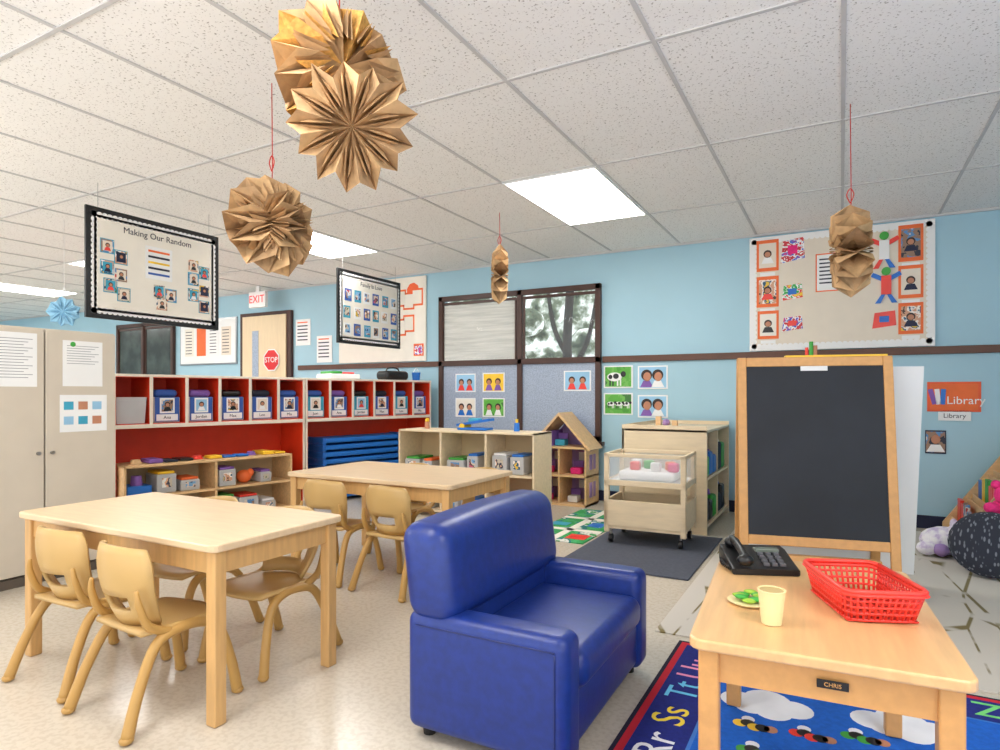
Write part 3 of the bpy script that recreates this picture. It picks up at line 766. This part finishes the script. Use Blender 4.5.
mx = N.new('ShaderNodeMixRGB'); mx.inputs[1].default_value = (*lin((202,195,184)), 1); mx.inputs[2].default_value = (*lin((120,106,66)), 1)
L.new(mu.outputs[0], mx.inputs[0]); L.new(mx.outputs[0], N['Principled BSDF'].inputs['Base Color'])
b = B('patterned_carpet'); b.box(-.72, 2.2, 2.75, 5.7, 0, .006, m_car); b.done((0,0,.0005))

b = B('alphabet_rug')
RX0, RX1, RY0, RY1 = -.6, 1.95, .7, 2.69
M_rn = mat('rug_navy', (24,36,124), .95, .1, 80); M_rb = mat('rug_blue', (16,96,196), .95, .1, 60); M_rr = mat('rug_red', (200,30,50), .95)
b.box(RX0, RX1, RY0, RY1, 0, .006, mat('rug_edge', (30,26,50), .95))
b.box(RX0+.015, RX1-.015, RY0+.015, RY1-.015, .006, .0068, M_rr)
b.box(RX0+.04, RX1-.04, RY0+.04, RY1-.04, .0068, .0076, M_rn)
b.box(RX0+.2, RX1-.2, RY0+.2, RY1-.2, .0076, .0084, M_tblue); b.box(RX0+.212, RX1-.212, RY0+.212, RY1-.212, .0084, .0088, M_rb)
LC = [mat('let_pink',(240,150,190),.9), mat('let_green',(120,210,120),.9), mat('let_white',(235,235,240),.9), mat('let_yellow',(250,220,70),.9), mat('let_cyan',(110,200,240),.9)]
for i, s_ in enumerate(['Pp','Qq','Rr','Ss','Tt','Uu']):
    b.text(s_, .15, LC[i % 5], fr((-.48, 1.46+i*.195, .0078), (0,1,0), (-1,0,0)))
for i, s_ in enumerate(['Vv','Ww','Xx','Yy','Zz','Aa','Bb','Cc']):
    b.text(s_, .15, LC[(i+2) % 5], fr((-.38+i*.21, 2.57, .0078), (1,0,0), (0,1,0)))
def cloud(cx, cy, s_):
    for (dx, dy, r) in [(-.1,0,.07),(0,.04,.09),(.1,.01,.07),(.03,-.04,.07),(-.05,-.03,.065)]:
        b.cyl((cx+dx*s_, cy+dy*s_, .0088), (cx+dx*s_, cy+dy*s_, .0096+dx*.001), r*s_, r*s_, LC[2], 18)
cloud(-.22, 2.26, .85); cloud(.17, 2.32, .85); cloud(.42, 2.05, 1); cloud(1.0, 2.1, 1); cloud(.0, 1.2, 1); cloud(-.2, 1.0, .8)
for (cx, cy, m) in [(-.28,2.1,M_yel),(-.12,2.12,M_redpl),(.02,2.18,M_green),(.3,2.2,M_yel),(-.25,1.95,M_green),(.1,1.98,M_redpl),(.25,1.8,M_yel),(-.05,1.92,M_yel),(-.2,1.5,M_redpl),(.15,1.5,M_green),(.6,1.7,M_yel)]:
    for k in range(4): b.cyl((cx+k*.022, cy+.01*math.sin(k*2), .0089), (cx+k*.022, cy+.01*math.sin(k*2), .0098+k*.0002), .022, .022, m if k % 2 == 0 else M_black, 12)
    b.cyl((cx+.02, cy+.035, .0089), (cx+.02, cy+.035, .0099), .02, .02, LC[2], 12); b.cyl((cx+.09, cy, .0089), (cx+.09, cy, .0104), .02, .02, M_skin, 12)
b.done((0,0,.001))

# ================= things on side table
TZ = .5035
b = B('desk_telephone')
K = Matrix.Diagonal((.9,.9,1,1))
b.prism([(-.1,0),(.1,0),(.1,.05),(.06,.045),(-.1,.018)], -.11, .11, M_black, K @ Matrix(((0,0,1,0),(1,0,0,0),(0,1,0,0),(0,0,0,1))), bev=.006)
for i in range(3):
    for j in range(4): b.box(-.0+i*.026, .018+i*.026, -.08+j*.025, -.064+j*.025, .022+j*.005, .032+j*.005, mat('key_grey', (90,90,95), .5), .002, M=K)
b.box(.0, .08, .025, .06, .042, .052, mat('lcd', (120,130,120), .2), .002, M=K)
b.tube([(-.065,-.095,.045), (-.065,-.05,.058), (-.065,0,.066), (-.065,.05,.07), (-.065,.095,.066)], [.016,.013,.013,.013,.016], M_black, 10, M=K)
b.sph((-.065,-.09,.042), (.028,.026,.018), M_black, K); b.sph((-.065,.088,.06), (.028,.026,.018), M_black, K)
co_ = []
for k in range(60): co_.append((-.1-.02*math.sin(k/60*3.1)+.006*math.cos(k*1.5), -.1+k*.003, .012+.006*math.sin(k*1.5)))
b.tube(co_, .002, M_black, 5, cm=1, M=K)
b.done((-.23, 2.12, TZ), math.radians(22))
b = B('red_plastic_basket'); bw, bl, bh = .19, .285, .078
def ring(z, k):
    x, y = bw/2*k, bl/2*k; c = .03; o = []
    for (sx, sy, a0) in [(1,1,0), (-1,1,90), (-1,-1,180), (1,-1,270)]:
        for q in range(4):
            a = math.radians(a0+q*30); o.append((sx*(x-c)+c*math.cos(a), sy*(y-c)+c*math.sin(a), z))
    return o
kk = lambda z: .84+.16*z/bh
for z, r in [(.005,.004),(.022,.0034),(.038,.0034),(.054,.0034),(.068,.005),(bh,.0065)]:
    R_ = ring(z, kk(z)); b.tube(R_+[R_[0]], r, M_redpl, 6, cm=1)
def lerp_ring(k, n):
    R0 = ring(.004, kk(.004)); R1 = ring(bh, kk(bh))
    def samp(R_):
        R_ = [Vector(q) for q in R_]+[Vector(R_[0])]
        Ls = [(R_[i+1]-R_[i]).length for i in range(len(R_)-1)]; t = k/n*sum(Ls)
        for i, l in enumerate(Ls):
            if t <= l: return R_[i].lerp(R_[i+1], t/l)
            t -= l
        return R_[-1]
    return samp(R0), samp(R1)
for k in range(60):
    a, c = lerp_ring(k, 60); b.tube([a, c], .0034, M_redpl, 5, cm=1)
for i in range(9): b.box(-bw/2*.8+i*bw*.8/8-.005, -bw/2*.8+i*bw*.8/8+.005, -bl/2*.82, bl/2*.82, .001, .004, M_redpl)
for i in range(14): b.box(-bw/2*.82, bw/2*.82, -bl/2*.8+i*bl*.8/13-.005, -bl/2*.8+i*bl*.8/13+.005, .001, .004, M_redpl)
R1 = ring(bh, 1.0); R2 = ring(bh-.008, 1.06)
t = bmesh.new(); a = [t.verts.new(q) for q in R1]; c = [t.verts.new(q) for q in R2]
for i in range(len(a)): t.faces.new((a[i], a[(i+1) % len(a)], c[(i+1) % len(a)], c[i]))
b.add(t, M_redpl)
b.done((.045, 1.86, TZ), math.radians(22))
b = B('paper_cup')
b.cyl((0,0,0), (0,0,.078), .023, .031, M_cup, 24); b.tube([(.031*math.cos(a*.524), .031*math.sin(a*.524), .079) for a in range(13)], .002, M_cup, 6, cm=1)
b.cyl((0,0,.0781), (0,0,.0785), .027, .027, mat('cup_inner', (190,165,110), .6), 24); b.done((-.145, 1.62, TZ))
b = B('snack_plate'); b.cyl((0,0,0), (0,0,.006), .045, .055, M_cup, 20)
for k in range(9):
    a = k*.8; b.sph((.025*math.cos(a), .03*math.sin(a), .014+.003*(k % 3)), (.018,.012,.006), M_green if k % 2 else mat('leaf_lime', (150,190,60), .6), n=8)
b.done((-.21, 1.75, TZ))

# ================= reading corner
b = B('book_display_rack')
XZ = lambda y: Matrix(((1,0,0,0),(0,0,1,y),(0,1,0,0),(0,0,0,1)))
b.prism([(.68,.0),(.68,.07),(1.17,.8),(1.27,.8),(1.27,0)], 0, .02, M_wood, XZ(5.78))
for pf in ([(.68,.0),(.68,.07),(1.17,.8),(1.24,.8),(.75,.07),(.75,0)], [(.75,0),(1.27,0),(1.27,.05),(.75,.05)], [(1.22,.05),(1.27,.05),(1.27,.8),(1.22,.8)]):
    b.prism(pf, 0, .02, M_wood, XZ(5.12))
for k in range(4):
    x = .74+k*.125; z = .07+k*.18
    b.box(x, x+.1, 5.14, 5.78, z-.01, z, M_wood); b.box(x-.005, x+.003, 5.14, 5.78, z, z+.05, M_wood)
    b.box(x+.09, x+.1, 5.14, 5.78, z, z+.2 if k < 3 else .79, M_wood)
par = b.done((0,0,.007))
b = B('picture_books'); rnd = random.Random(4)
for k in range(4):
    x = .75+k*.125; z = .07+k*.18
    y = 5.16
    while y < 5.65:
        w_ = rnd.uniform(.09, .14); b.box(x+.02, x+.045, y, min(y+w_, 5.77), z+.001, z+rnd.uniform(.15,.2), rnd.choice(PH+TOY[:6]), .002); y += w_+.015
b.done(parent=par)
b = B('white_plush_toy')
b.sph((0,0,.09), (.15,.12,.09), M_plush); b.sph((.08,-.05,.15), (.09,.085,.075), M_plush); b.sph((.03,-.05,.21), (.022,.02,.035), M_plush); b.sph((.13,-.05,.21), (.022,.02,.035), M_plush)
b.sph((-.12,-.08,.05), (.06,.05,.045), M_plush); b.sph((.11,-.12,.05), (.05,.06,.045), M_plush); b.sph((-.05,-.11,.05), (.045,.06,.04), M_lav)
b.sph((.055,-.128,.165), .008, M_black); b.sph((.105,-.128,.165), .008, M_black); b.sph((.08,-.137,.14), (.012,.008,.008), M_pink); b.done((.60, 4.95, .008), .1)
m_pil = mat('pillow_dots', (30,34,44), .9)
nt = m_pil.node_tree; N = nt.nodes; L = nt.links
wv = N.new('ShaderNodeTexVoronoi'); wv.inputs['Scale'].default_value = 60
tc = [n for n in N if n.type == 'TEX_COORD'][0]
mp = N.new('ShaderNodeMapping'); mp.inputs['Scale'].default_value = (1, 1, .35); mp.inputs['Rotation'].default_value = (0, .7, 0)
L.new(tc.outputs['Object'], mp.inputs[0]); L.new(mp.outputs[0], wv.inputs['Vector'])
c2 = N.new('ShaderNodeValToRGB'); c2.color_ramp.elements[0].position = .25; c2.color_ramp.elements[0].color = (*lin((118,122,132)), 1); c2.color_ramp.elements[1].position = .36; c2.color_ramp.elements[1].color = (*lin((44,48,60)), 1)
L.new(wv.outputs['Distance'], c2.inputs[0]); L.new(c2.outputs[0], N['Principled BSDF'].inputs['Base Color'])
b = B('round_floor_pillow'); b.sph((0,0,0), (.2,.085,.19), m_pil, n=28); b.tube([(.198*math.cos(a*math.pi/12), 0, .188*math.sin(a*math.pi/12)) for a in range(25)], .007, m_pil, 8, cm=1); b.done((.755, 4.48, .19), rot=(math.radians(-28), 0, math.radians(-12)))
b = B('floor_cushion'); b.box(-.18,.18,-.11,.11,0,.2,M_tblue,.05,5); b.done((1.0, 4.88, .008))
b = B('pink_plush_toy'); b.sph((0,0,.1), (.1,.1,.1), M_pink); b.sph((0,-.03,.22), (.075,.07,.07), M_pink); b.sph((-.06,-.02,.28), .028, M_pink); b.sph((.06,-.02,.28), .028, M_pink); b.sph((0,-.1,.21), (.03,.02,.02), M_white); b.sph((-.09,-.06,.14), (.04,.06,.035), M_pink); b.sph((-.03,-.09,.24), .009, M_black); b.sph((.03,-.09,.24), .009, M_black)
b.done((.90, 4.86, .212), 0)

# ================= light
w = bpy.data.worlds.new('world'); scene.world = w; w.use_nodes = True
nt = w.node_tree; N = nt.nodes; L = nt.links
bg = N['Background']
tc = N.new('ShaderNodeTexCoord'); sp = N.new('ShaderNodeSeparateXYZ'); mr = N.new('ShaderNodeMapRange')
L.new(tc.outputs['Generated'], sp.inputs[0]); L.new(sp.outputs['Z'], mr.inputs[0])
mr.inputs[1].default_value = -.4; mr.inputs[2].default_value = .3; mr.inputs[3].default_value = 3.2; mr.inputs[4].default_value = 1.5
L.new(mr.outputs[0], bg.inputs[1]); bg.inputs[0].default_value = (.97, .985, 1, 1)
